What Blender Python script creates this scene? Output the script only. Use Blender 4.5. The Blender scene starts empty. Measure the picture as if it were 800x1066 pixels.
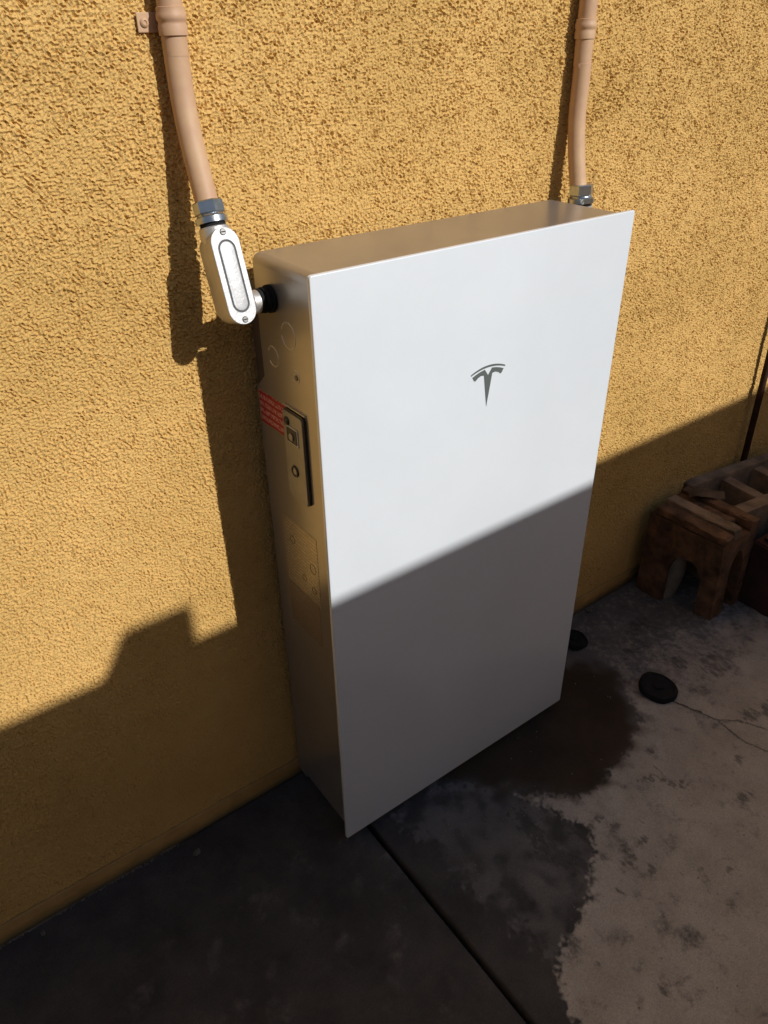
import bpy, bmesh, math, random
import numpy as np
from mathutils import Vector, Matrix
random.seed(4)
S = bpy.context.scene
C = S.collection

# ---------------------------------------------------------------- camera
RR = Vector((0.80552483, -0.5923641, -0.01531435))
UU = Vector((0.32808073, 0.4243202, 0.84398779))
FF = Vector((0.49344988, 0.68487746, -0.53614371))
cam = bpy.data.cameras.new('camera'); co = bpy.data.objects.new('camera', cam); C.objects.link(co)
co.matrix_world = Matrix(((RR.x, UU.x, -FF.x, -0.467), (RR.y, UU.y, -FF.y, -1.0065), (RR.z, UU.z, -FF.z, 1.3591), (0, 0, 0, 1)))
cam.sensor_fit = 'HORIZONTAL'; cam.sensor_width = 36; cam.lens = 36 * 788 / 800
cam.clip_start = .02; cam.clip_end = 500
S.camera = co

# ---------------------------------------------------------------- light
SX, SZ = 0.3439, 0.6744
sund = Vector((SX, -1, SZ)).normalized()
w = bpy.data.worlds.new("World"); S.world = w; w.use_nodes = True
nt = w.node_tree; bg = nt.nodes['Background']
sky = nt.nodes.new('ShaderNodeTexSky'); sky.sky_type = 'NISHITA'; sky.sun_disc = False
sky.sun_elevation = math.asin(sund.z); sky.sun_rotation = math.atan2(sund.x, sund.y)
nt.links.new(sky.outputs[0], bg.inputs[0]); bg.inputs[1].default_value = 0.068
sl = bpy.data.lights.new('sun', 'SUN'); sl.energy = 3.85; sl.angle = math.radians(.53); sl.color = (1, .97, .93)
so = bpy.data.objects.new('sun', sl); C.objects.link(so); so.location = sund * 20
so.rotation_euler = (-sund).to_track_quat('-Z', 'Y').to_euler()
S.view_settings.view_transform = 'Standard'; S.view_settings.look = 'None'
S.view_settings.exposure = 0; S.view_settings.gamma = 1
S.render.engine = 'CYCLES'

# ---------------------------------------------------------------- materials
def mat(name, col=(.5, .5, .5), rough=.6, metal=0, var=0, vscale=8, bump=0, bscale=60, coat=0, spec=.5, dark=None, vstretch=(1, 1, 1), bstretch=(1, 1, 1)):
    m = bpy.data.materials.new(name); m.use_nodes = True
    n = m.node_tree.nodes; l = m.node_tree.links; b = n['Principled BSDF']
    b.inputs['Base Color'].default_value = (*col, 1); b.inputs['Roughness'].default_value = rough
    b.inputs['Metallic'].default_value = metal; b.inputs['Coat Weight'].default_value = coat
    b.inputs['Specular IOR Level'].default_value = spec
    tc = n.new('ShaderNodeTexCoord')
    if var:
        mp = n.new('ShaderNodeMapping'); mp.inputs['Scale'].default_value = vstretch; l.new(tc.outputs['Object'], mp.inputs[0])
        t = n.new('ShaderNodeTexNoise'); t.inputs['Scale'].default_value = vscale; t.inputs['Detail'].default_value = 6; t.inputs['Roughness'].default_value = .62
        l.new(mp.outputs[0], t.inputs['Vector'])
        r = n.new('ShaderNodeValToRGB'); d = dark or tuple(c * (1 - var) for c in col)
        r.color_ramp.elements[0].position = .32; r.color_ramp.elements[1].position = .68
        r.color_ramp.elements[0].color = (*d, 1); r.color_ramp.elements[1].color = (*[min(1, c * (1 + .35 * var)) for c in col], 1)
        l.new(t.outputs['Fac'], r.inputs[0]); l.new(r.outputs[0], b.inputs['Base Color'])
    if bump:
        mp = n.new('ShaderNodeMapping'); mp.inputs['Scale'].default_value = bstretch; l.new(tc.outputs['Object'], mp.inputs[0])
        t = n.new('ShaderNodeTexNoise'); t.inputs['Scale'].default_value = bscale; t.inputs['Detail'].default_value = 5
        l.new(mp.outputs[0], t.inputs['Vector'])
        bp = n.new('ShaderNodeBump'); bp.inputs['Distance'].default_value = bump; bp.inputs['Strength'].default_value = 1
        l.new(t.outputs['Fac'], bp.inputs['Height']); l.new(bp.outputs[0], b.inputs['Normal'])
    return m

M = {}
M['stucco'] = mat('ochre_stucco', (.67, .436, .158), .92, var=.20, vscale=2.6, bump=.0022, bscale=420, dark=(.575, .365, .120), spec=.1)
M['stucco_far'] = mat('ochre_stucco', (.67, .436, .158), .92, var=.20, vscale=2.6, bump=.010, bscale=110, dark=(.575, .365, .120), spec=.1)
M['strip'] = mat('ochre_trim', (.56, .35, .13), .88, var=.25, vscale=12, bump=.0006, bscale=200, spec=.2)
M['glass'] = mat('white_glass', (.765, .82, .87), .26, coat=1, spec=.5, var=.05, vscale=3)
M['edge'] = mat('glass_edge', (.86, .88, .88), .25)
M['steel'] = mat('satin_cabinet_metal', (.46, .44, .41), .28, metal=.68, var=.12, vscale=5, bump=.00006, bscale=90, bstretch=(1, .06, .06))
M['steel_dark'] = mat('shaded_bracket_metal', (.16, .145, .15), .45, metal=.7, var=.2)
M['emblem'] = mat('grey_emblem_print', (.115, .135, .13), .4)
M['conduit'] = mat('tan_painted_conduit', (.53, .35, .195), .58, var=.24, vscale=30, bump=.0004, bscale=40, dark=(.50, .30, .185))
M['alu'] = mat('cast_aluminium', (.54, .55, .56), .5, metal=.3, var=.14, vscale=90, bump=.0005, bscale=260)
M['alu_body'] = mat('cast_aluminium_body', (.62, .60, .57), .48, metal=.7, var=.15, vscale=40, bump=.0003, bscale=260)
M['screwhead'] = mat('dull_screw_head', (.16, .16, .155), .45, metal=.7)
M['groove'] = mat('groove_shade_tone', (.10, .10, .10), .7, var=.3, vscale=80)  # dark tone painted in for the shade inside the cover groove
M['zinc'] = mat('zinc_plated_steel', (.50, .54, .57), .28, metal=.95, var=.25, vscale=90, bump=.0001, bscale=300)
M['black'] = mat('black_rubber', (.016, .016, .017), .8, spec=.2, var=.3, vscale=60, bump=.0004, bscale=120)
M['darkplastic'] = mat('dark_plastic', (.03, .024, .022), .3)
M['plate'] = mat('bare_switch_plate', (.34, .335, .32), .36, metal=.55, var=.15, vscale=30)
M['pen'] = mat('knockout_score', (.20, .16, .11), .4, metal=.8)
M['rod'] = mat('dark_rusty_pipe', (.05, .028, .02), .9, spec=.1, var=.5, vscale=30, bump=.0006, bscale=90)
M['clay'] = mat('brown_weathered_block', (.18, .095, .05), .92, var=.75, vscale=22, bump=.008, bscale=34)
M['clayred'] = mat('dark_red_block', (.065, .022, .016), .9, var=.5, vscale=12, bump=.003, bscale=26)
M['claypale'] = mat('dusty_brown_block', (.30, .21, .14), .92, var=.6, vscale=16, bump=.003, bscale=30)
M['pale'] = mat('pale_mortar', (.22, .20, .17), .9, var=.3, vscale=30, bump=.001, bscale=60)
M['orange'] = mat('orange_clay_stone', (.42, .22, .10), .85, var=.4, vscale=20, bump=.003, bscale=30)
M['leaf'] = mat('dry_leaf', (.30, .28, .25), .8, var=.4, vscale=60)
M['joint'] = mat('dirt_in_joint', (.02, .017, .015), 1, var=.5, vscale=40)
M['blockwall'] = mat('garden_wall_blocks', (.42, .36, .29), .9, var=.25, vscale=4, bump=.003, bscale=40)

# ---------------------------------------------------------------- helpers
def link(name, me, m, parent=None):
    o = bpy.data.objects.new(name, me); C.objects.link(o)
    if m is not None and not me.materials: me.materials.append(m)
    if parent is not None: o.parent = parent
    return o

def obj(name, bm, m, parent=None, smooth=False, ang=40):
    me = bpy.data.meshes.new(name)
    bmesh.ops.recalc_face_normals(bm, faces=bm.faces)
    if smooth:
        for f in bm.faces: f.smooth = True
        for e in bm.edges:
            if len(e.link_faces) == 2 and e.calc_face_angle(0) > math.radians(ang): e.smooth = False
    bm.to_mesh(me); bm.free()
    return link(name, me, m, parent)

def tag(o, label, cat, group=None, kind=None):
    o['label'] = label; o['category'] = cat
    if group: o['group'] = group
    if kind: o['kind'] = kind
    return o

def thing(name, loc, label, cat, group=None):
    o = bpy.data.objects.new(name, None); C.objects.link(o); o.location = loc; o.empty_display_size = .05
    return tag(o, label, cat, group)

def box(bm, x0, x1, y0, y1, z0, z1, bev=0, seg=2, mtx=None):
    r = bmesh.ops.create_cube(bm, size=1)
    vs = r['verts']
    for v in vs:
        v.co = Vector(((x0 + x1) / 2 + v.co.x * (x1 - x0), (y0 + y1) / 2 + v.co.y * (y1 - y0), (z0 + z1) / 2 + v.co.z * (z1 - z0)))
    if mtx is not None: bmesh.ops.transform(bm, matrix=mtx, verts=vs)
    if bev:
        es = list({e for v in vs for e in v.link_edges})
        bmesh.ops.bevel(bm, geom=es, offset=bev, segments=seg, affect='EDGES', profile=.5)

def catmull(pts, n=8):
    P = [Vector(p) for p in pts]; P = [P[0] * 2 - P[1]] + P + [P[-1] * 2 - P[-2]]; out = []
    for i in range(1, len(P) - 2):
        a, b, c, d = P[i - 1:i + 3]
        for k in range(n):
            t = k / n
            out.append(.5 * ((2 * b) + (c - a) * t + (2 * a - 5 * b + 4 * c - d) * t * t + (3 * b - a - 3 * c + d) * t ** 3))
    out.append(P[-2]); return out

def tube(bm, path, rad, seg=24, cap=True):
    path = [Vector(p) for p in path]; rings = []
    n = len(path); rad = rad if isinstance(rad, (list, tuple)) else [rad] * n
    up = None
    for i, p in enumerate(path):
        t = (path[min(i + 1, n - 1)] - path[max(i - 1, 0)]).normalized()
        if up is None:
            up = Vector((1, 0, 0)) if abs(t.x) < .9 else Vector((0, 1, 0))
        s = t.cross(up).normalized(); u = s.cross(t).normalized(); up = u
        rings.append([bm.verts.new(p + (s * math.cos(a) + u * math.sin(a)) * rad[i]) for a in [2 * math.pi * k / seg for k in range(seg)]])
    for a, b in zip(rings, rings[1:]):
        for k in range(seg): bm.faces.new((a[k], a[(k + 1) % seg], b[(k + 1) % seg], b[k]))
    if cap:
        bm.faces.new(rings[0]); bm.faces.new(rings[-1][::-1])
    return rings

def prof(bm, o, d, pr, seg=24):                       # revolved profile [(t along d, radius)]
    o = Vector(o); d = Vector(d).normalized()
    up = Vector((1, 0, 0)) if abs(d.x) < .9 else Vector((0, 1, 0))
    s = d.cross(up).normalized(); u = s.cross(d)
    rings = [[bm.verts.new(o + d * t + (s * math.cos(2 * math.pi * k / seg) + u * math.sin(2 * math.pi * k / seg)) * r) for k in range(seg)] for t, r in pr]
    for a, b in zip(rings, rings[1:]):
        for k in range(seg): bm.faces.new((a[k], a[(k + 1) % seg], b[(k + 1) % seg], b[k]))
    bm.faces.new(rings[0]); bm.faces.new(rings[-1][::-1])

def stadium(hw, hl, cz, n=14):                        # outline in the x-z plane, half width, half length
    pts = []
    for k in range(n + 1):
        a = math.pi * k / n; pts.append((hw * math.cos(a), cz + (hl - hw) + hw * math.sin(a)))
    for k in range(n + 1):
        a = math.pi + math.pi * k / n; pts.append((hw * math.cos(a), cz - (hl - hw) + hw * math.sin(a)))
    return pts

def loft(bm, loops, cap0=True, cap1=True):
    R = [[bm.verts.new(p) for p in L] for L in loops]
    for a, b in zip(R, R[1:]):
        for k in range(len(a)): bm.faces.new((a[k], a[(k + 1) % len(a)], b[(k + 1) % len(a)], b[k]))
    if cap0: bm.faces.new(R[0])
    if cap1: bm.faces.new(R[-1][::-1])

def prism_xz(bm, poly, y0, y1):
    loft(bm, [[(x, y0, z) for x, z in poly], [(x, y1, z) for x, z in poly]])

# numpy noise
rng = np.random.default_rng(11)
def bandnoise(ny, nx, step, lo, hi):                  # wavelengths lo..hi in metres
    f = np.fft.rfft2(rng.standard_normal((ny, nx)))
    ky = np.fft.fftfreq(ny, step)[:, None]; kx = np.fft.rfftfreq(nx, step)[None, :]
    k = np.sqrt(kx ** 2 + ky ** 2) + 1e-9
    f *= np.exp(-(k * lo) ** 2) * (1 - np.exp(-(k * hi) ** 2))
    a = np.fft.irfft2(f, s=(ny, nx)); return a / a.std()

def grid_mesh(name, P, m, parent=None, attrs=None, smooth=True):
    ny, nx, _ = P.shape
    idx = np.arange(ny * nx, dtype=np.int32).reshape(ny, nx)
    q = np.stack([idx[:-1, :-1], idx[:-1, 1:], idx[1:, 1:], idx[1:, :-1]], -1).reshape(-1, 4)
    me = bpy.data.meshes.new(name)
    me.vertices.add(ny * nx); me.vertices.foreach_set('co', P.reshape(-1).astype(np.float32))
    me.loops.add(q.size); me.loops.foreach_set('vertex_index', q.reshape(-1))
    me.polygons.add(len(q)); me.polygons.foreach_set('loop_start', np.arange(0, q.size, 4, dtype=np.int32))
    me.polygons.foreach_set('use_smooth', np.full(len(q), smooth))
    me.update(calc_edges=True)
    for k, v in (attrs or {}).items():
        a = me.attributes.new(k, 'FLOAT', 'POINT'); a.data.foreach_set('value', v.reshape(-1).astype(np.float32))
    return link(name, me, m, parent)

# ---------------------------------------------------------------- ground
def sd_poly(X, Y, poly):                              # signed distance, inside negative
    px = np.array([p[0] for p in poly]); py = np.array([p[1] for p in poly])
    d = np.full(X.shape, 1e9); ins = np.zeros(X.shape, bool)
    n = len(poly)
    for i in range(n):
        ax, ay, bx, by = px[i], py[i], px[(i + 1) % n], py[(i + 1) % n]
        ex, ey = bx - ax, by - ay; t = np.clip(((X - ax) * ex + (Y - ay) * ey) / (ex * ex + ey * ey), 0, 1)
        d = np.minimum(d, np.hypot(X - ax - t * ex, Y - ay - t * ey))
        c = ((ay > Y) != (by > Y)) & (X < (bx - ax) * (Y - ay) / (by - ay + 1e-12) + ax); ins ^= c
    return np.where(ins, -d, d)
def sm(a, lo, hi):
    t = np.clip((a - lo) / (hi - lo), 0, 1); return t * t * (3 - 2 * t)

def concrete_mat():
    m = bpy.data.materials.new('stained_concrete'); m.use_nodes = True
    n = m.node_tree.nodes; l = m.node_tree.links; b = n['Principled BSDF']; b.inputs['Roughness'].default_value = .85
    b.inputs['Specular IOR Level'].default_value = .35
    tc = n.new('ShaderNodeTexCoord')
    def noise(sc, det=6, rg=.6):
        t = n.new('ShaderNodeTexNoise'); t.inputs['Scale'].default_value = sc; t.inputs['Detail'].default_value = det; t.inputs['Roughness'].default_value = rg
        l.new(tc.outputs['Object'], t.inputs['Vector']); return t.outputs['Fac']
    def ramp(src, a, ca, c, cc):
        r = n.new('ShaderNodeValToRGB'); e = r.color_ramp.elements
        e[0].position = a; e[0].color = (*ca, 1); e[1].position = c; e[1].color = (*cc, 1); l.new(src, r.inputs[0]); return r.outputs[0]
    def att(nm):
        a = n.new('ShaderNodeAttribute'); a.attribute_name = nm; return a.outputs['Fac']
    def mix(f, a, c):
        x = n.new('ShaderNodeMix'); x.data_type = 'RGBA'; l.new(f, x.inputs['Factor']); l.new(a, x.inputs[6]); l.new(c, x.inputs[7]); return x.outputs[2]
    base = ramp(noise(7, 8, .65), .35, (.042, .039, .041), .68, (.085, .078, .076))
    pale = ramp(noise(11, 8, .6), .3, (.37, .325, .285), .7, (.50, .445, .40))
    oil = ramp(noise(9), .3, (.035, .022, .014), .7, (.06, .038, .022))
    spot = ramp(noise(50), .3, (.03, .028, .028), .7, (.07, .062, .06))
    def rag(a, sc, amp, lo, hi, stretch=(1, 1, 1)):
        mp = n.new('ShaderNodeMapping'); mp.inputs['Scale'].default_value = stretch; mp.inputs['Rotation'].default_value = (0, 0, .35); l.new(tc.outputs['Object'], mp.inputs[0])
        t = n.new('ShaderNodeTexNoise'); t.inputs['Scale'].default_value = sc; t.inputs['Detail'].default_value = 7; t.inputs['Roughness'].default_value = .68; l.new(mp.outputs[0], t.inputs['Vector'])
        m1 = n.new('ShaderNodeMath'); m1.operation = 'MULTIPLY_ADD'; l.new(t.outputs['Fac'], m1.inputs[0]); m1.inputs[1].default_value = amp; m1.inputs[2].default_value = -amp / 2
        m2 = n.new('ShaderNodeMath'); l.new(m1.outputs[0], m2.inputs[0]); l.new(a, m2.inputs[1])
        mr = n.new('ShaderNodeMapRange'); mr.interpolation_type = 'SMOOTHSTEP'; mr.inputs[1].default_value = lo; mr.inputs[2].default_value = hi; l.new(m2.outputs[0], mr.inputs[0]); return mr.outputs[0]
    def spotmix(c):
        x = n.new('ShaderNodeMix'); x.data_type = 'RGBA'; x.inputs[0].default_value = .62; l.new(c, x.inputs[6]); l.new(spot, x.inputs[7]); return x.outputs[2]
    mid = ramp(noise(13, 8, .6), .3, (.10, .093, .095), .7, (.17, .158, .155))
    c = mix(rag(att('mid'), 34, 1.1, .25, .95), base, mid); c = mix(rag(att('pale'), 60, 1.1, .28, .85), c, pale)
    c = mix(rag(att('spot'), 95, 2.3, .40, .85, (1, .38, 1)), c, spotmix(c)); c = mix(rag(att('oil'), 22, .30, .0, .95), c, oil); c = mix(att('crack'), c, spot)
    v2 = ramp(noise(320, 4, .7), .3, (.72, .72, .72), .7, (1.12, 1.12, 1.12))
    x = n.new('ShaderNodeMix'); x.data_type = 'RGBA'; x.blend_type = 'MULTIPLY'; x.inputs[0].default_value = 1; l.new(c, x.inputs[6]); l.new(v2, x.inputs[7]); c = x.outputs[2]
    l.new(c, b.inputs['Base Color'])
    bp = n.new('ShaderNodeBump'); bp.inputs['Distance'].default_value = .0012; l.new(noise(160, 6, .7), bp.inputs['Height']); l.new(bp.outputs[0], b.inputs['Normal'])
    return m
M['concrete'] = concrete_mat()

gr = bpy.data.objects.new('concrete_pavement', None); C.objects.link(gr); gr['kind'] = 'structure'
gr['label'] = 'stained grey concrete pavement in large slabs'
bm = bmesh.new(); box(bm, -9, 11, -7, .25, -.20, -.032); obj('soil_bed', bm, M['joint'], gr)

OIL = [(.66, -.10), (.7179, -.1209), (.77, -.1605), (.8022, -.2193), (.7442, -.3236), (.6941, -.3844), (.6209, -.4074), (.5647, -.4136), (.5268, -.4318), (.4719, -.4266), (.4255, -.3887), (.3727, -.3429), (.3143, -.2958), (.25, -.19), (.3, -.1)]
PALE = [(.9, -.02), (.80, -.06), (.80, -.2), (.72, -.36), (.60, -.40), (.4719, -.42), (.39, -.36), (.34, -.315), (.34, -.345), (.3704, -.40), (.405, -.475), (.37, -.52), (.3447, -.5315), (.3029, -.5664), (.239, -.5894), (.1852, -.6021), (.1383, -.6366), (.1176, -.677), (.10, -.75), (.11, -.9), (.3, -1.4), (2.3, -1.4), (2.3, -.02)]
MID = [(.10, -.20), (.2465, -.20), (.3599, -.29), (.40, -.36), (.40, -.52), (.30, -.60), (.1577, -.64), (.125, -.5087), (.118, -.3867)]
STREAK2 = [(.3141, -.345), (.340, -.3662), (.330, -.4453), (.350, -.533), (.335, -.5496), (.2994, -.5209), (.285, -.4645), (.29, -.3997)]
STREAK = [(.6181, -.4997), (.575, -.468), (.60, -.462), (.638, -.4928), (.66, -.5428), (.63, -.5328)]
DARKS = [((.44, -.4754), .022, .012), ((.4159, -.5701), .018, .014), ((.4363, -.6102), .016, .012), ((.4522, -.5056), .018, .009), ((.72, -.6238), .03, .016),
         ((.9327, -.5038), .03, .022), ((.9817, -.5224), .045, .028), ((.5092, -.6649), .01, .006), ((.5528, -.6977), .01, .006), ((.2094, -.6202), .012, .02),
         ((.2136, -.6637), .008, .008), ((.2706, -.7544), .012, .012), ((1.02, -.36), .06, .05), ((.95, -.30), .03, .03), ((.38, -.54), .012, .02), ((.35, -.60), .008, .012),
         ((.97, -.60), .02, .02), ((.80, -.56), .016, .012), ((.47, -.56), .022, .01), ((.89, -.20), .05, .022), ((.99, -.15), .05, .03), ((.83, -.75), .03, .02), ((.62, -.9), .04, .02)]
CRACK = [(.8291, -.3689), (.8406, -.4005), (.853, -.4435), (.8631, -.4694), (.8547, -.5163), (.8546, -.5471), (.8696, -.5886), (.89, -.65), (.885, -.72), (.91, -.82)]
CRACK2 = [(.8631, -.4694), (.90, -.50), (.93, -.56), (.97, -.58)]
def slab(x0, x1, y0, y1, step, detail=True, side=0):
    nx = max(2, int((x1 - x0) / step) + 1); ny = max(2, int((y1 - y0) / step) + 1)
    X, Y = np.meshgrid(np.linspace(x0, x1, nx), np.linspace(y0, y1, ny)); Z = np.zeros_like(X)
    at = {}
    if detail:
        st = (x1 - x0) / (nx - 1)
        n1 = bandnoise(ny, nx, st, .012, .06); n2 = bandnoise(ny, nx, st, .05, .4); nf = bandnoise(ny, nx, st, .004, .012)
        n3 = bandnoise(ny, nx, st, .002, .02)
        nst = bandnoise(ny, nx, st, .006, .025); nst = sum(np.roll(nst, k, 0) for k in range(-5, 6)); nst /= nst.std()
        Z += n2 * .0006 + n1 * .00025 + nf * .00012
        if side == 1:
            wob = n1 * .005
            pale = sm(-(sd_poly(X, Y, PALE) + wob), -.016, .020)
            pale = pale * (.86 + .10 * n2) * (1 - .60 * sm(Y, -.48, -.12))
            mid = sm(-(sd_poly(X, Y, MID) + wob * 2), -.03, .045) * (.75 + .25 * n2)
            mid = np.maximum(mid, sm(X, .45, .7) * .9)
            oil = sm(-(sd_poly(X, Y, OIL) + n2 * .010 + n1 * .002), -.042, .050)
            spot = sm(-(sd_poly(X, Y, STREAK) + wob), -.012, .012) * .80
            spot = np.maximum(spot, sm(-(sd_poly(X, Y, STREAK2) + wob), -.014, .016) * .85)
            for (cx, cy), a_, c_ in DARKS:
                spot = np.maximum(spot, np.exp(-(((X - cx) / a_ / 1.25) ** 2 + ((Y - cy) / c_ / 1.25) ** 2)) * .78)
            spot = np.maximum(spot, sm(nst * .6 + n2 * .8, .4, 3.0) * .42)
            cr = np.full(X.shape, 1e9)
            for cc in (CRACK, CRACK2):
                for (ax, ay), (bx, by) in zip(cc, cc[1:]):
                    ex, ey = bx - ax, by - ay; t = np.clip(((X - ax) * ex + (Y - ay) * ey) / (ex * ex + ey * ey), 0, 1)
                    cr = np.minimum(cr, np.hypot(X - ax - t * ex + nf * .0012, Y - ay - t * ey + n1 * .0015))
            ck = .35 * (1 - sm(cr, .001, .004)); Z -= ck * .004; Z += pale * .0004
            at = {'pale': np.clip(pale, 0, 1), 'oil': oil, 'spot': spot, 'mid': np.clip(mid, 0, 1), 'crack': ck}
        else:
            zz = np.zeros_like(X)
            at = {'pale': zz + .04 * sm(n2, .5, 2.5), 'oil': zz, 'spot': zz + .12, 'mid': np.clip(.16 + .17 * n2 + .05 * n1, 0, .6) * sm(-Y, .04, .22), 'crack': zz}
        # rounded arrises
        ed = np.minimum(np.minimum(X - x0, x1 - X), np.minimum(Y - y0, y1 - Y)); Z -= .003 * (1 - sm(ed, 0, .005))
    P = np.stack([X, Y, Z], -1)
    # skirt down
    top = P
    ring = lambda A, dz: np.concatenate([A[:1] + [0, 0, dz], A, A[-1:] + [0, 0, dz]], 0)
    P = ring(P, -.03); P = np.swapaxes(ring(np.swapaxes(P, 0, 1).copy(), -.03), 0, 1)
    at = {k: np.pad(v, 1, mode='edge') for k, v in at.items()}
    return grid_mesh('slab', P, M['concrete'], gr, at)
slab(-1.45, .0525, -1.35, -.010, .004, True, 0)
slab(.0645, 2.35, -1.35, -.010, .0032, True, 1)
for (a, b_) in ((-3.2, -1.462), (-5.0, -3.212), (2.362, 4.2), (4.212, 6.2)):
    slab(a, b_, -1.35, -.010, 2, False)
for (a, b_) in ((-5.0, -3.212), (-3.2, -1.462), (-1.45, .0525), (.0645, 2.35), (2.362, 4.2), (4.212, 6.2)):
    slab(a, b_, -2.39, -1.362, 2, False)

def crack(pts, w0):
    r = random.Random(len(pts)); P = []
    for (ax, ay), (bx, by) in zip(pts, pts[1:]):
        for k in range(7):
            t = k / 7; P.append((ax + (bx - ax) * t + r.gauss(0, .0014), ay + (by - ay) * t + r.gauss(0, .0014)))
    P.append(pts[-1]); n = len(P); bm = bmesh.new(); prev = None
    for i, (x, y) in enumerate(P):
        a, b = P[max(i - 1, 0)], P[min(i + 1, n - 1)]; dx, dy = b[0] - a[0], b[1] - a[1]; L = math.hypot(dx, dy) or 1
        w_ = w0 * (1 - i / n) * r.uniform(.4, 1.3) + .0002
        q = [bm.verts.new((x - dy / L * w_, y + dx / L * w_, .0016)), bm.verts.new((x + dy / L * w_, y - dx / L * w_, .0016))]
        if prev: bm.faces.new((prev[0], prev[1], q[1], q[0]))
        prev = q
    obj('crack', bm, M['joint'], gr)
crack(CRACK, .0009); crack(CRACK2, .0005)

# ---------------------------------------------------------------- house wall
hw = thing('house_wall', (0, 0, 0), 'rough ochre stucco house wall behind the battery cabinet and conduits', 'wall')
st = .0022; x0, x1, z0, z1 = -.80, 2.0, .038, 1.62
nx = int((x1 - x0) / st); nz = int((z1 - z0) / st)
X, Zg = np.meshgrid(np.linspace(x0, x1, nx), np.linspace(z0, z1, nz))
def ringnoise(ny, nx, step, lam, bw):
    f = np.fft.rfft2(rng.standard_normal((ny, nx)))
    ky = np.fft.fftfreq(ny, step)[:, None]; kx = np.fft.rfftfreq(nx, step)[None, :]
    k = np.sqrt(kx ** 2 + ky ** 2) * lam
    a = np.fft.irfft2(f * np.exp(-((k - 1) / bw) ** 2), s=(ny, nx)); return a / a.std()
a = ringnoise(nz, nx, st, .0125, .45); a2 = ringnoise(nz, nx, st, .0070, .38); b = ringnoise(nz, nx, st, .0050, .3); c = bandnoise(nz, nx, st, .05, .3); d = bandnoise(nz, nx, st, .010, .04)
big = sm(c, -.8, 1.2)
hgt = (.42 + .60 * big) * (.00110 * np.tanh(a * 3.6) + .00150 * np.tanh(a2 * 3.2)) + .00120 * b + .0006 * c + .00018 * d
hgt -= .0050 * np.exp(-(a2 / .36) ** 2) * sm(d + .4 * a, -.1, .9)      # broken crevices between the grains
hgt *= .64
edge = np.minimum(np.minimum(X - x0, x1 - X), np.minimum(Zg - z0 + .01, z1 - Zg)); hgt *= sm(edge, 0, .02)
P = np.stack([X, -hgt, Zg], -1)
grid_mesh('stucco_face', P, M['stucco'], hw, smooth=False)
bm = bmesh.new()
def quad(bm, pts): bm.faces.new([bm.verts.new(p) for p in pts])
for (a0, a1, c0, c1) in ((-5, x0, .038, z1), (x1, 6.2, .038, z1), (-5, 6.2, z1, 3.1)):
    quad(bm, [(a0, 0, c0), (a1, 0, c0), (a1, 0, c1), (a0, 0, c1)])
obj('stucco_face', bm, M['stucco_far'], hw)
bm = bmesh.new(); box(bm, -5, 6.2, .004, .2, -.03, 3.1); obj('wall_core', bm, M['strip'], hw)
bm = bmesh.new(); box(bm, -5, 6.2, -.0025, .003, .011, .035, .001); obj('base_screed', bm, M['strip'], hw)

# ---------------------------------------------------------------- garden wall opposite (throws the shade)
YW = -2.40; ZT = .4695 + SZ * 2.40
gw = thing('garden_wall', (.8, YW, 0), 'tall block garden wall opposite the house wall', 'wall')
bm = bmesh.new(); box(bm, -5, 6.2, YW - .2 - 0, YW, -.03, ZT - .05); o = obj('wall_body', bm, M['blockwall'], gw); o.location = (-.8, -YW, 0)
bm = bmesh.new(); box(bm, -5, 6.2, YW - .2, YW, ZT - .049, ZT, .004); o = obj('wall_cap', bm, M['blockwall'], gw); o.location = (-.8, -YW, 0)
bm = bmesh.new(); dx = -SX * YW; dz = -SZ * YW
prism_xz(bm, [(-.318 + dx, ZT + .001), (-.285 + dx, .510 + dz), (-.266 + dx, .549 + dz), (-.1475 + dx, .5495 + dz), (-.1475 + dx, ZT + .001)], YW - .1, YW)
bmesh.ops.bevel(bm, geom=bm.edges[:], offset=.004, segments=2, affect='EDGES')
tag(obj('loose_block', bm, M['blockwall']), 'chipped block lying on top of the garden wall', 'block')

# ---------------------------------------------------------------- battery cabinet
H0 = .0139; YF = -.2138; GT = .006
PW, PH = .609, 1.099
bx = thing('battery_cabinet', (PW / 2, -.12, 0), 'white glass-fronted wall battery cabinet with bare metal sides', 'cabinet')
OFF = Vector((-PW / 2, .12, 0))
def part(name, bm, m, smooth=False, parent=None):
    o = obj(name, bm, m, parent or bx, smooth)
    for p in o.data.polygons:
        if p.area > .02 or len(p.vertices) > 8: p.use_smooth = False
    if parent is None: o.location = OFF
    return o
# shell: rounded along the depth edges
def rrect(xa, xb, za, zb, r, n=6):
    p = []
    for cx, cz, a0 in ((xb - r, zb - r, 0), (xa + r, zb - r, 90), (xa + r, za + r, 180), (xb - r, za + r, 270)):
        for k in range(n + 1):
            t = math.radians(a0 + 90 * k / n); p.append((cx + r * math.cos(t), cz + r * math.sin(t)))
    return p
bm = bmesh.new()
PL = lambda ins, y: [(x, y, z) for x, z in rrect(ins, PW - ins, H0 + ins, H0 + PH - ins, .0045 - ins)]
loft(bm, [PL(.0014, YF), PL(.0004, YF + .0004), PL(0, YF + .0014), PL(0, YF + GT)])
gl = part('front_panel', bm, M['glass'], True)
bm = bmesh.new()
XA, XB, ZA, ZB = .009, .600, H0 + .012, H0 + PH - .004
L = lambda ins, y, r: [(x, y, z) for x, z in rrect(XA + ins, XB - ins, ZA + ins, ZB - ins, r)]
loft(bm, [L(.003, YF + GT + .0005, .010), L(.003, YF + GT + .004, .010), L(.001, YF + GT + .005, .012), L(0, YF + GT + .006, .013), L(0, -.0500, .013)])
shell = part('cabinet_shell', bm, M['steel'], True)
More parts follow.
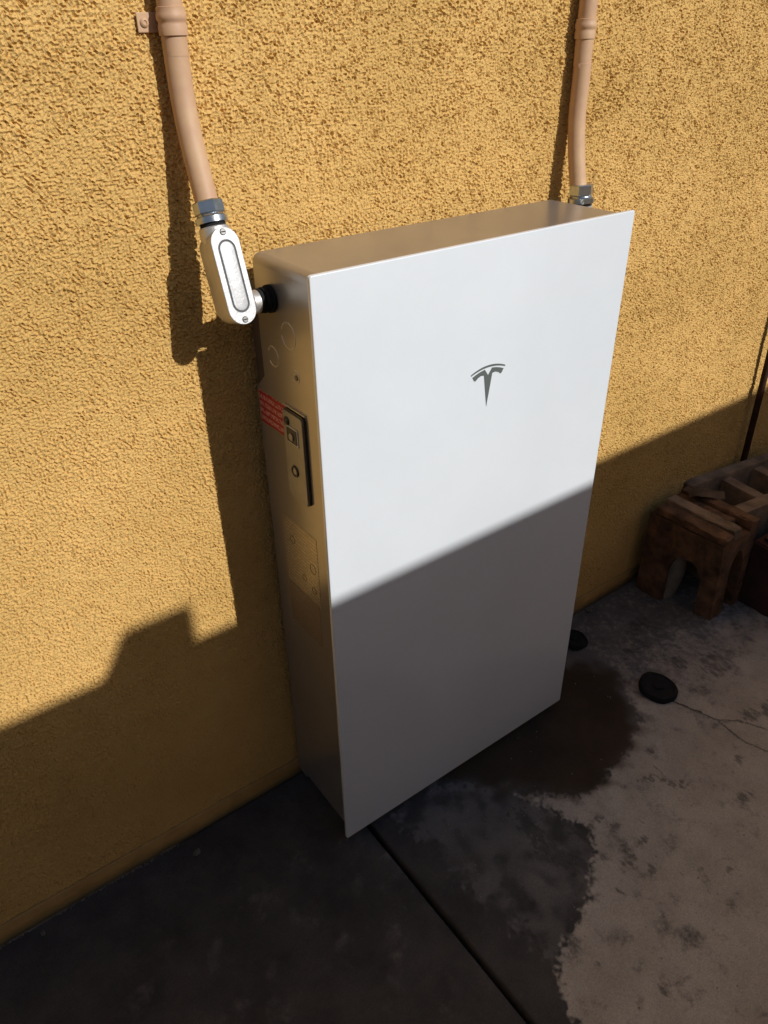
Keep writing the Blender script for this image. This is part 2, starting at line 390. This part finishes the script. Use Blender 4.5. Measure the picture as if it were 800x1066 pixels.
def prism_yz(bm, poly, xa, xb): loft(bm, [[(xa, y, z) for y, z in poly], [(xb, y, z) for y, z in poly]])
bm = bmesh.new(); prism_yz(bm, [(-.0499, ZA + .001), (-.024, ZA + .001), (-.021, ZA + .004), (-.021, .905), (-.0499, .932)], XA, XB)
bk = part('back_bracket', bm, M['steel'])
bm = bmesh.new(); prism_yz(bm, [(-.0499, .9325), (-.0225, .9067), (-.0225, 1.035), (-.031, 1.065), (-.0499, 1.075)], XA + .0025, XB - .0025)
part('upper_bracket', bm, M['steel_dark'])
# side fittings, on the left face x = XA
def ringx(bm, y, z, ry, rz, x, tw=.0017, n=28, a0=0, a1=360):
    ks = [math.radians(a0 + (a1 - a0) * k / n) for k in range(n + 1)]
    R = []
    for a in ks:
        c, s = math.cos(a), math.sin(a)
        R.append([bm.verts.new((x + dx, y + (ry + dr) * c, z + (rz + dr) * s)) for dx, dr in ((.0006, -tw), (-.0007, -tw * .3), (-.0007, tw * .3), (.0006, tw))])
    for p, q in zip(R, R[1:]):
        for k in range(3): bm.faces.new((p[k], q[k], q[k + 1], p[k + 1]))
for (y, z, r, a1) in ((-.133, 1.015, .0185, 330), (-.084, .972, .0145, 300), (-.145, .961, .0095, 330)):
    bm = bmesh.new(); ringx(bm, y, z, r, r, XA, a0=20, a1=20 + a1); part('knockout', bm, M['alu_body'], True)
bm = bmesh.new(); prof(bm, (XA, -.146, .959), (-1, 0, 0), [(0, .004), (.001, .004), (.0015, .003)], 12); part('rivet', bm, M['pen'], True)

# switch housing
bm = bmesh.new()
loft(bm, [[(x, y, z) for y, z in [(a_, b_) for a_, b_ in rrect(-.163, -.1065, .7575, .905, .008)]] for x in (XA + .001, XA - .0042)])
sh = part('switch_housing', bm, M['darkplastic'], True)
bm = bmesh.new()
loft(bm, [[(x, y, z) for y, z in rrect(-.1605 + i, -.1055 - i, .7585 + i, .9015 - i, .007)] for x, i in ((XA - .0041, 0), (XA - .0054, 0), (XA - .0060, .0008))])
sp = part('switch_plate', bm, M['plate'], True)
bm = bmesh.new(); ringx(bm, 0, 0, 1, 1, 0)
bm.free()
bm = bmesh.new()
loft(bm, [[(x, y, z) for y, z in rrect(-.1645, -.105, .907, .9085, .0005, 2)] for x in (XA + .001, XA - .003)])
part('housing_trim', bm, M['alu_body'])
# square lock window
bm = bmesh.new(); box(bm, XA - .0075, XA - .0059, -.148, -.117, .853, .881, .001); wq = part('lock_frame', bm, M['alu'])
bm = bmesh.new(); box(bm, XA - .0082, XA - .0074, -.1455, -.1195, .8565, .8785, .001); part('lock_slot', bm, M['darkplastic'])
bm = bmesh.new(); prof(bm, (XA - .0081, -.132, .866), (-1, 0, 0), [(0, .006), (.002, .006), (.003, .004)], 14); part('lock_core', bm, M['plate'], True)
bm = bmesh.new(); prof(bm, (XA - .0059, -.118, .886), (-1, 0, 0), [(0, .007), (.001, .007), (.003, .005), (.004, .002)], 14); part('status_light', bm, M['darkplastic'], True)
bm = bmesh.new(); prof(bm, (XA - .0058, -.131, .808), (-1, 0, 0), [(0, .0095), (.0012, .0095), (.0025, .0085), (.0027, .0065), (.0012, .006)], 22); part('push_button', bm, M['darkplastic'], True)
bm = bmesh.new(); prof(bm, (XA - .0066, -.131, .808), (-1, 0, 0), [(0, .0055), (.0012, .0055), (.0018, .004)], 16); part('button_cap', bm, M['plate'], True)

# printed matter
def print_mat(name, ink, paper, rows, y0, z0, cell, rough=.5, metal=0, thr=.5, alpha=None, rowfill=.6):
    m = bpy.data.materials.new(name); m.use_nodes = True
    n = m.node_tree.nodes; l = m.node_tree.links; b = n['Principled BSDF']; b.inputs['Roughness'].default_value = rough; b.inputs['Metallic'].default_value = metal
    tc = n.new('ShaderNodeTexCoord'); sp_ = n.new('ShaderNodeSeparateXYZ'); l.new(tc.outputs['Object'], sp_.inputs[0])
    def math_(op, a, b_=None, v=None):
        x = n.new('ShaderNodeMath'); x.operation = op; l.new(a, x.inputs[0])
        if b_ is not None: l.new(b_, x.inputs[1])
        elif v is not None: x.inputs[1].default_value = v
        return x.outputs[0]
    zz = math_('MULTIPLY', math_('SUBTRACT', sp_.outputs['Z'], v=z0), v=1 / rows)
    row = math_('FLOOR', zz); fr = math_('SUBTRACT', zz, row)
    inrow = math_('LESS_THAN', math_('ABSOLUTE', math_('SUBTRACT', fr, v=.5)), v=rowfill / 2)
    cb = n.new('ShaderNodeCombineXYZ'); l.new(math_('MULTIPLY', sp_.outputs['Y'], v=1 / cell), cb.inputs[0]); l.new(math_('MULTIPLY', row, v=7.3), cb.inputs[1])
    l.new(math_('MULTIPLY', fr, v=2.6), cb.inputs[2])
    t = n.new('ShaderNodeTexNoise'); t.inputs['Scale'].default_value = 1; t.inputs['Detail'].default_value = 1; l.new(cb.outputs[0], t.inputs['Vector'])
    f = math_('MULTIPLY', math_('GREATER_THAN', t.outputs['Fac'], v=thr), inrow)
    mx = n.new('ShaderNodeMix'); mx.data_type = 'RGBA'; l.new(f, mx.inputs['Factor']); mx.inputs[6].default_value = (*paper, 1); mx.inputs[7].default_value = (*ink, 1)
    l.new(mx.outputs[2], b.inputs['Base Color']); return m
M['red'] = print_mat('red_warning_print', (.58, .30, .29), (.36, .008, .016), .0118, 0, .853, .0022, thr=.47, rowfill=.62)
bm = bmesh.new(); box(bm, XA - .0007, XA + .0003, -.1085, -.0522, .8515, .9035); part('red_warning_label', bm, M['red'])
M['redb'] = M['red']
bm = bmesh.new(); box(bm, XA - .0007, XA + .0003, -.0521, -.0262, .8505, .9035); part('red_warning_label', bm, M['red'])
M['spec'] = print_mat('spec_print', (.74, .66, .50), (.46, .41, .33), .0068, 0, .48, .0026, rough=.32, metal=.6, thr=.5, rowfill=.45)
M['specd'] = print_mat('dark_spec_print', (.40, .34, .26), (.27, .22, .165), .006, 0, .48, .002, rough=.5, metal=.5, thr=.55)
bm = bmesh.new(); box(bm, XA - .0005, XA + .0003, -.166, -.062, .565, .70); part('rating_label', bm, M['spec'])
bm = bmesh.new(); box(bm, XA - .0005, XA + .0003, -.160, -.062, .475, .5635); part('warning_label', bm, M['specd'])
for i, (y, z, r) in enumerate(((-.15, .635, .009), (-.12, .60, .006), (-.09, .66, .007), (-.148, .59, .006))):
    bm = bmesh.new(); ringx(bm, y, z, r, r, XA - .0004, tw=.0008, n=16); part('approval_mark', bm, M['pen'])
for z in (.627, .44, .30, .13, .90):
    bm = bmesh.new(); prof(bm, (XA, -.1985, z), (-1, 0, 0), [(0, .0035), (.0012, .0035), (.0022, .0022)], 12); part('screw', bm, M['zinc'], True)
for x in (.06, .55):
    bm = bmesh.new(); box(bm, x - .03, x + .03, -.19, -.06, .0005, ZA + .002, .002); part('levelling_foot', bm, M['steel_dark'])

# emblem
cx = .3062; N = 18
def arc(x, top): return top - 6.2 * (x - cx) ** 2
xs = [cx - .0355 + .071 * k / N for k in range(N + 1)]
bm = bmesh.new()
up = [(x, arc(x, .9262)) for x in xs]; lo_ = [(x, arc(x, .9262) - .0022 - .0012 * math.cos((x - cx) / .0355 * 1.4)) for x in reversed(xs)]
prism_xz(bm, up + lo_, YF - .0004, YF + .0004); em = part('emblem_arc', bm, M['emblem'])
R_ = [(.0075, .9205), (.0165, .9190), (.0250, .9165), (.0325, .9135), (.0290, .9075), (.0262, .9060), (.0215, .9098), (.0150, .9122), (.0100, .9128), (.0087, .9115), (.0068, .9000), (.0040, .8820), (.0, .8575)]
Lh = [(-x, z) for x, z in reversed(R_[:-1])]
poly = [(cx + x, z) for x, z in ([(0, .9100)] + R_ + Lh)]
bm = bmesh.new()
f1 = [(cx + x, z) for x, z in [(0, .9100)] + R_]; f2 = [(cx - x, z) for x, z in reversed([(0, .9100)] + R_)]
for pl in (f1, f2): prism_xz(bm, pl, YF - .0004, YF + .0004)
bmesh.ops.triangulate(bm, faces=[f for f in bm.faces if len(f.verts) > 4])
part('emblem_body', bm, M['emblem'])

# ---------------------------------------------------------------- conduits and fittings
def strap(parent, c, ear, off):
    bm = bmesh.new(); r = .0147
    prof(bm, c + Vector((0, 0, .015)), (0, 0, -1), [(0, r + .0003), (.0006, r + .0018), (.005, r + .0016), (.007, r + .0026), (.010, r + .0030), (.013, r + .0026), (.0145, r + .0014), (.017, r + .0014), (.019, r + .0022), (.028, r + .0020), (.0285, r + .0003)], 30)
    o = obj('pipe_strap', bm, M['conduit'], parent, True, 60); o.location = -off
    if ear:
        bm = bmesh.new(); box(bm, c.x - .036, c.x - .010, -.0042, -.0022, c.z - .010, c.z + .010, .001)
        e = obj('strap_ear', bm, M['conduit'], o, False)
        bm = bmesh.new(); prof(bm, (c.x - .0275, -.0042, c.z), (0, -1, 0), [(0, .0052), (.001, .0052), (.0024, .004), (.0027, .0024), (.0016, .002)], 16)
        obj('strap_screw', bm, M['conduit'], o, True)

def conduit(path, label, ear_z, ear):
    base = Vector(path[-1])
    t = thing('conduit', base, label, 'conduit', 'painted conduits running up the stucco wall')
    bm = bmesh.new(); tube(bm, catmull(path, 10), .0147, 32); o = obj('pipe', bm, M['conduit'], t, True, 60); o.location = -base
    c = Vector((path[1][0], path[1][1], ear_z)); strap(t, c, ear, base)
    for z in (2.5,):
        bm = bmesh.new(); prof(bm, (path[0][0], path[0][1], z), (0, 0, 1), [(0, .0148), (.001, .0175), (.04, .0175), (.041, .0148)], 24)
        o = obj('coupling', bm, M['conduit'], t, True); o.location = -base
    return t
conduit([(-.046, -.0195, 3.05), (-.046, -.0195, 1.5), (-.046, -.0185, 1.36), (-.0465, -.0205, 1.30), (-.047, -.029, 1.255), (-.047, -.041, 1.215), (-.047, -.054, 1.176)],
        'left tan painted conduit, strapped to the wall and bent out into the silver elbow fitting', 1.372, True)
conduit([(.669, -.0185, 3.05), (.669, -.0185, 1.5), (.669, -.0205, 1.30), (.668, -.0215, 1.235), (.667, -.028, 1.185), (.667, -.0385, 1.135), (.667, -.0455, 1.108)],
        'tan painted conduit running down behind the right top corner of the cabinet', 1.357, False)

def hexnut(bm, o, d, t0, t1, r):
    prof(bm, Vector(o), d, [(t0, r * .93), (t0 + .0015, r), (t1 - .0015, r), (t1, r * .93)], 6)

def fitting(loc, tilt, mirror, label, cover_mat):
    t = thing('elbow_fitting', loc, label, 'conduit fitting', 'aluminium conduit bodies at the cabinet')
    t.rotation_euler = (math.radians(-tilt), 0, 0)
    sg = -1 if mirror else 1
    # connector above (local +z)
    bm = bmesh.new(); hexnut(bm, (0, 0, 0), (0, 0, 1), .012, .028, .0195); obj('compression_nut', bm, M['zinc'], t)
    bm = bmesh.new(); prof(bm, (0, 0, 0), (0, 0, 1), [(.0005, .0185), (.001, .0205), (.008, .0205), (.009, .0185), (.0115, .0165), (.0118, .0165)], 28); obj('connector_ring', bm, M['zinc'], t, True)
    bm = bmesh.new(); prof(bm, (0, 0, 0), (0, 0, 1), [(-.0035, .0165), (0, .0165)], 28); obj('sealing_ring', bm, M['black'], t, True)
    # cast body with hub
    bm = bmesh.new()
    lo = []
    for y, hw_, hl in ((.029, .012, .050), (.027, .0155, .054), (.016, .0180, .0575), (-.012, .0186, .0595), (-.0205, .0190, .0600), (-.0215, .0190, .0600)):
        lo.append([(x, y, z) for x, z in stadium(hw_, hl, -.068 + (.0605 - hl) * .3)])
    loft(bm, lo)
    prof(bm, (0, 0, 0), (0, 0, -1), [(.0036, .0178), (.005, .0192), (.016, .0192), (.030, .0165)], 28)
    prof(bm, (sg * .008, .0, -.1035), (sg, 0, 0), [(0, .0145), (.016, .0145), (.017, .0155), (.026, .0155), (.027, .0145)], 28)
    obj('cast_body', bm, M['alu_body'], t, True)
    # cover with pressed groove
    bm = bmesh.new()
    lo = []
    for hw_, hl, y in ((.0188, .0598, -.0216), (.0194, .0604, -.0220), (.0194, .0604, -.0238), (.0188, .0598, -.0243), (.0122, .0455, -.0243), (.0118, .0451, -.0226), (.0100, .0433, -.0226), (.0094, .0427, -.0244), (.0080, .0413, -.0248)):
        lo.append([(x, y, z) for x, z in stadium(hw_, hl, -.068)])
    loft(bm, lo); cv = obj('cover_plate', bm, cover_mat, t, True, 30)
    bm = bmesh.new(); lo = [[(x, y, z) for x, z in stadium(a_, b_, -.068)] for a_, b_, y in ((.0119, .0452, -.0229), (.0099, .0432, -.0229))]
    loft(bm, lo, False, False); obj('groove_shade_ring', bm, M['groove'], cv)  # dark ring that draws the groove's shade as colour
    for z in (-.0135, -.1225):
        bm = bmesh.new(); prof(bm, (0, -.0242, z), (0, -1, 0), [(0, .0042), (.0006, .0042), (.0014, .0034)], 14); s = obj('screw', bm, M['screwhead'], cv, True)
        bm = bmesh.new(); box(bm, -.0030, .0030, -.0259, -.0254, z - .0006, z + .0006); obj('screw_slot', bm, M['joint'], cv)
    # nipple into the cabinet
    bm = bmesh.new(); prof(bm, (sg * .0345, 0, -.1035), (sg, 0, 0), [(0, .0155), (.001, .0165), (.004, .0165), (.005, .0145), (.006, .0145), (.007, .0172), (.0125, .0172), (.0135, .0145)], 28); obj('bushing', bm, M['black'], t, True)
    bm = bmesh.new(); prof(bm, (sg * .0480, 0, -.1035), (sg, 0, 0), [(0, .0145), (.002, .0188), (.0065, .0188), (.0075, .015)], 28); obj('locknut', bm, M['black'], t, True)
    return t
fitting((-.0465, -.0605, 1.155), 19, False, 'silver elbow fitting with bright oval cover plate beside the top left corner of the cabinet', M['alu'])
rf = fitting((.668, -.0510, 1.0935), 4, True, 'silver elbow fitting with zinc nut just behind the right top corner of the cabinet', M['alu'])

rf.scale = (1.12, 1.12, 1.12)

# ---------------------------------------------------------------- things on the right
rd = thing('standpipe', (1.583, -.03, 0), 'thin dark rusty pipe rising against the wall behind the brown blocks', 'pipe')
bm = bmesh.new(); tube(bm, catmull([(0, .010, .0), (-.005, .008, .3), (-.03, .006, .8), (-.06, .004, 1.6), (-.07, .004, 2.2)], 5), .0090, 16); obj('pipe', bm, M['rod'], rd, True)
bm = bmesh.new(); prof(bm, (0, .010, .0), (0, 0, 1), [(0, .02), (.02, .02), (.03, .0125)], 16); obj('base_collar', bm, M['rod'], rd, True)

def jitter(bm, a, seed=1):
    r = random.Random(seed)
    for v in bm.verts: v.co += Vector((r.uniform(-a, a), r.uniform(-a, a), r.uniform(-a, a)))

# arched stand
sx0, sx1, sy0, sy1, stp = 1.118, 1.275, -.252, -.035, .262
bs = thing('arched_block', ((sx0 + sx1) / 2, -.14, 0), 'rough brown block with an arched opening and ribbed top, nearest the cabinet', 'block')
BO = Vector((-(sx0 + sx1) / 2, .14, 0))
def bpart(name, bm, m, smooth=False):
    for v in bm.verts: v.co.z *= 1.085; v.co.x += .038 * max(0, 1 - v.co.z / .28) * min(1, max(0, (-v.co.y - .10) / .14)) * (1 if v.co.x < 1.2 else .3)
    o = obj(name, bm, m, bs, smooth); o.location = BO; return o
def arch_face(bm, plane, a0, a1, zt, o0, o1, oz, spring, t0, t1):
    # wall from a0..a1 with an arched opening o0..o1; runs along y (plane 'y') or x
    n = 10; arcp = [(o0, 0)] + [((o0 + o1) / 2 - (o1 - o0) / 2 * math.cos(math.pi * k / n), spring + (oz - spring) * math.sin(math.pi * k / n)) for k in range(n + 1)] + [(o1, 0)]
    outl = [(a0, 0), (a0, zt), (a1, zt), (a1, 0)]
    # strips
    def V(a, z, t): return (t, a, z) if plane == 'y' else (a, t, z)
    cols = [(a0, 0, zt)] ; xs_ = sorted({a0, a1, *[round(p[0], 6) for p in arcp]})
    def low(a):
        if a <= o0 + 1e-9 or a >= o1 - 1e-9: return 0
        u = (a - (o0 + o1) / 2) / ((o1 - o0) / 2); return spring + (oz - spring) * math.sqrt(max(0, 1 - u * u))
    for p, q in zip(xs_, xs_[1:]):
        inside = (p + q) / 2 > o0 and (p + q) / 2 < o1
        lp, lq = (low(p), low(q)) if inside else (0, 0)
        if inside and p <= o0 + 1e-6: lp = spring
        if inside and q >= o1 - 1e-6: lq = spring
        vs = [bm.verts.new(V(*c)) for c in ((p, lp, t0), (q, lq, t0), (q, zt, t0), (p, zt, t0), (p, lp, t1), (q, lq, t1), (q, zt, t1), (p, zt, t1))]
        for f in ((0, 1, 2, 3), (4, 5, 6, 7), (0, 1, 5, 4), (3, 2, 6, 7), (0, 3, 7, 4), (1, 2, 6, 5)): bm.faces.new([vs[i] for i in f])
bm = bmesh.new(); arch_face(bm, 'y', sy0, sy1, .236, -.208, -.118, .155, .10, sx0, sx0 + .035)
bmesh.ops.remove_doubles(bm, verts=bm.verts, dist=.0005)
bmesh.ops.subdivide_edges(bm, edges=[e for e in bm.edges if e.calc_length() > .03], cuts=3, use_grid_fill=True); jitter(bm, .0022, 21); bpart('arched_side', bm, M['clay'])
bm = bmesh.new(); arch_face(bm, 'x', sx0 + .0355, sx1, .234, sx0 + .055, sx1 - .03, .19, .12, sy0 + .002, sy0 + .034)
bpart('arched_side', bm, M['clay'])
bm = bmesh.new(); box(bm, sx0 + .0355, sx1, sy1 - .03, sy1, 0, .234, .003); bpart('back_side', bm, M['clay'])
bm = bmesh.new(); box(bm, sx1 - .03, sx1 - .001, sy0 + .035, sy1 - .031, .10, .233, .003); bpart('far_side', bm, M['clay'])
xr = sx0
for k, (wd, hz, yy0, yy1) in enumerate(((.040, .258, -.256, -.05), (.034, .264, -.25, -.045), (.030, .256, -.21, -.04), (.034, .262, -.254, -.038))):
    bm = bmesh.new(); box(bm, xr, xr + wd, yy0, yy1, .2365 if k else .2375, hz, .004); 
    bmesh.ops.subdivide_edges(bm, edges=[e for e in bm.edges if abs(e.verts[0].co.y - e.verts[1].co.y) > .1], cuts=8); jitter(bm, .0022, k)
    bpart('rib', bm, M['clay'] if k != 1 else M['claypale']); xr += wd + .006
bm = bmesh.new(); tube(bm, catmull([(1.150, -.110, .003), (1.152, -.118, .05), (1.154, -.122, .10), (1.158, -.118, .148)], 4), [.020, .021, .022, .022, .023, .023, .024, .024, .023, .022, .021, .018, .014], 10); bpart('pale_core', bm, M['pale'], True)

# hollow block behind
hb = thing('hollow_block', (1.50, -.12, 0), 'dusty brown hollow block with open cells, behind the arched block by the wall', 'block')
hb.rotation_euler = (0, 0, math.radians(-8))
def hpart(nm, b6, m=M['claypale'], seed=0):
    bm = bmesh.new(); box(bm, *b6, .004); jitter(bm, .0015, seed); obj(nm, bm, m, hb)
hpart('long_side', (-.20, .22, .065, .098, 0, .262), seed=1)
hpart('long_side', (-.20, .22, -.10, -.060, 0, .258), seed=2)
for i, xw in enumerate((-.19, -.06, .07, .19)): hpart('web', (xw - .018, xw + .018, -.0595, .0645, 0, .250), seed=3 + i)
bm = bmesh.new(); box(bm, -.18, .20, -.059, .064, .002, .05); obj('floor_web', bm, M['clayred'], hb)

# dark red block in front right
rb = thing('red_block', (1.53, -.33, 0), 'dark red clay block at the right edge, in front of the hollow block', 'block')
bm = bmesh.new(); box(bm, -.24, .24, -.075, .085, .0, .205, .008, 3)
bmesh.ops.subdivide_edges(bm, edges=[e for e in bm.edges if e.calc_length() > .1], cuts=5); jitter(bm, .003, 9); obj('block_body', bm, M['clayred'], rb)
for k in range(3):
    bm = bmesh.new(); box(bm, -.22 + k * .15, -.10 + k * .15, -.06, .07, .2055, .214, .003); obj('raised_face', bm, M['clayred'], rb)

def rock(name, loc, size, m, label, cat, seed, group=None, rot=0):
    bm = bmesh.new(); bmesh.ops.create_icosphere(bm, subdivisions=3, radius=1)
    r = random.Random(seed); ph = [r.uniform(0, 6) for _ in range(6)]
    for v in bm.verts:
        c = v.co; k = 1 + .10 * math.sin(3 * c.x + ph[0]) * math.sin(2.5 * c.y + ph[1]) + .07 * math.sin(6 * c.z + ph[2] + 3 * c.x) + .05 * math.sin(8 * c.y + ph[3])
        v.co = Vector((c.x * k * size[0], c.y * k * size[1], max(c.z * k, -.75) * size[2]))
    o = obj(name, bm, m, None, True, 60); o.location = (loc[0], loc[1], loc[2] + .75 * size[2]); o.rotation_euler = (0, 0, rot)
    return tag(o, label, cat, group)
rock('clay_stone', (1.44, -.285, .213), (.045, .034, .026), M['orange'], 'rounded orange stone resting on the dark red block', 'stone', 3)
# broken chip on the ribbed top
bm = bmesh.new()
rows = []
for i in range(7):
    u = i / 6; row = []
    for k in range(6):
        v = k / 5
        row.append(bm.verts.new(((u - .5) * .10, (v - .5) * .05 * (1 - .5 * abs(u - .45)), .012 * math.sin(math.pi * v) + .006 * math.sin(5 * u) + random.uniform(-.002, .002))))
    rows.append(row)
for p, q in zip(rows, rows[1:]):
    for k in range(5): bm.faces.new((p[k], q[k], q[k + 1], p[k + 1]))
g = bmesh.ops.solidify(bm, geom=bm.faces[:], thickness=.004)
o = obj('bark_chip', bm, M['claypale'], None, True); o.location = (1.255, -.10, .292); o.rotation_euler = (0, .05, math.radians(-35)); tag(o, 'curled pale brown chip lying on the ribbed block top', 'chip')

# black puck by the crack
def puck(x, y, r, label, seed):
    t = thing('rubber_cap', (x, y, 0), label, 'cap', 'black caps on the concrete'); t.rotation_euler = (math.radians(3), math.radians(-2), seed)
    bm = bmesh.new(); prof(bm, (0, 0, 0), (0, 0, 1), [(0.001, r * .94), (.003, r), (.010, r * .99), (.015, r * .92), (.016, r * .82), (.013, r * .76), (.012, r * .3), (.012, r * .15)], 36)
    r_ = random.Random(seed)
    for v in bm.verts:
        a = math.atan2(v.co.y, v.co.x); v.co.x *= 1 + .05 * math.sin(2 * a + seed) + .03 * math.sin(5 * a); v.co.y *= 1 + .04 * math.sin(3 * a + seed)
    obj('cap_body', bm, M['black'], t, True)
    bm = bmesh.new(); prof(bm, (0, 0, 0.0115), (0, 0, 1), [(0, r * .28), (.004, r * .26), (.0055, r * .18)], 16); obj('cap_knob', bm, M['black'], t, True)
puck(.832, -.324, .046, 'round black rubber cap lying at the end of the concrete crack', 1)
puck(.800, -.085, .036, 'black rubber cap half hidden by the right edge of the white cabinet', 2.4)

def leaf(x, y, s, rot, label, seed):
    r = random.Random(seed); bm = bmesh.new(); n = 9
    c = bm.verts.new((0, 0, .003)); ring = [bm.verts.new((s * math.cos(6.283 * k / n) * r.uniform(.6, 1.1), s * .6 * math.sin(6.283 * k / n) * r.uniform(.6, 1.1), r.uniform(.001, .006))) for k in range(n)]
    for k in range(n): bm.faces.new((c, ring[k], ring[(k + 1) % n]))
    bmesh.ops.solidify(bm, geom=bm.faces[:], thickness=.0008)
    o = obj('dry_leaf', bm, M['leaf']); o.location = (x, y, .001); o.rotation_euler = (0, 0, rot)
    tag(o, label, 'leaf', 'dry scraps on the concrete')
leaf(-.249, -.054, .012, .5, 'small pale dry scrap on the dark slab near the left corner of the cabinet', 1)
leaf(-.538, -.036, .008, 1.5, 'tiny pale scrap beside the wall base at the lower left', 2)
leaf(.929, -.030, .012, .2, 'pale dry scrap in the corner by the wall, right of the cabinet', 3)
leaf(1.30, -.385, .010, 2.2, 'tiny pale scrap on the concrete in front of the dark red block', 4)
# crumbs of mortar along the wall foot
bm = bmesh.new(); r = random.Random(5)
for k in range(520):
    x = -.66 + .40 * r.random() ** 1.1; s = r.uniform(.0005, .0016); m4 = Matrix.Translation((x, -.012 - abs(r.gauss(0, .0022)), s * .6)) @ Matrix.Rotation(r.random() * 6, 4, 'Z')
    bmesh.ops.create_icosphere(bm, subdivisions=1, radius=s, matrix=m4)
for k in range(160):
    x = r.uniform(.7, 1.2); s = r.uniform(.0008, .002); m4 = Matrix.Translation((x, -.008 - abs(r.gauss(0, .012)), s * .5))
    bmesh.ops.create_icosphere(bm, subdivisions=1, radius=s, matrix=m4)
for k in range(240):
    x = r.uniform(.10, 1.25); y = -r.uniform(.03, .95); q = r.uniform(.0006, .0019); m4 = Matrix.Translation((x, y, q * .6)) @ Matrix.Rotation(r.random() * 6, 4, 'Z')
    bmesh.ops.create_icosphere(bm, subdivisions=1, radius=q, matrix=m4)
o = obj('mortar_crumbs', bm, M['pale']); tag(o, 'loose pale mortar crumbs along the wall foot and scattered over the concrete', 'crumbs', kind='stuff')
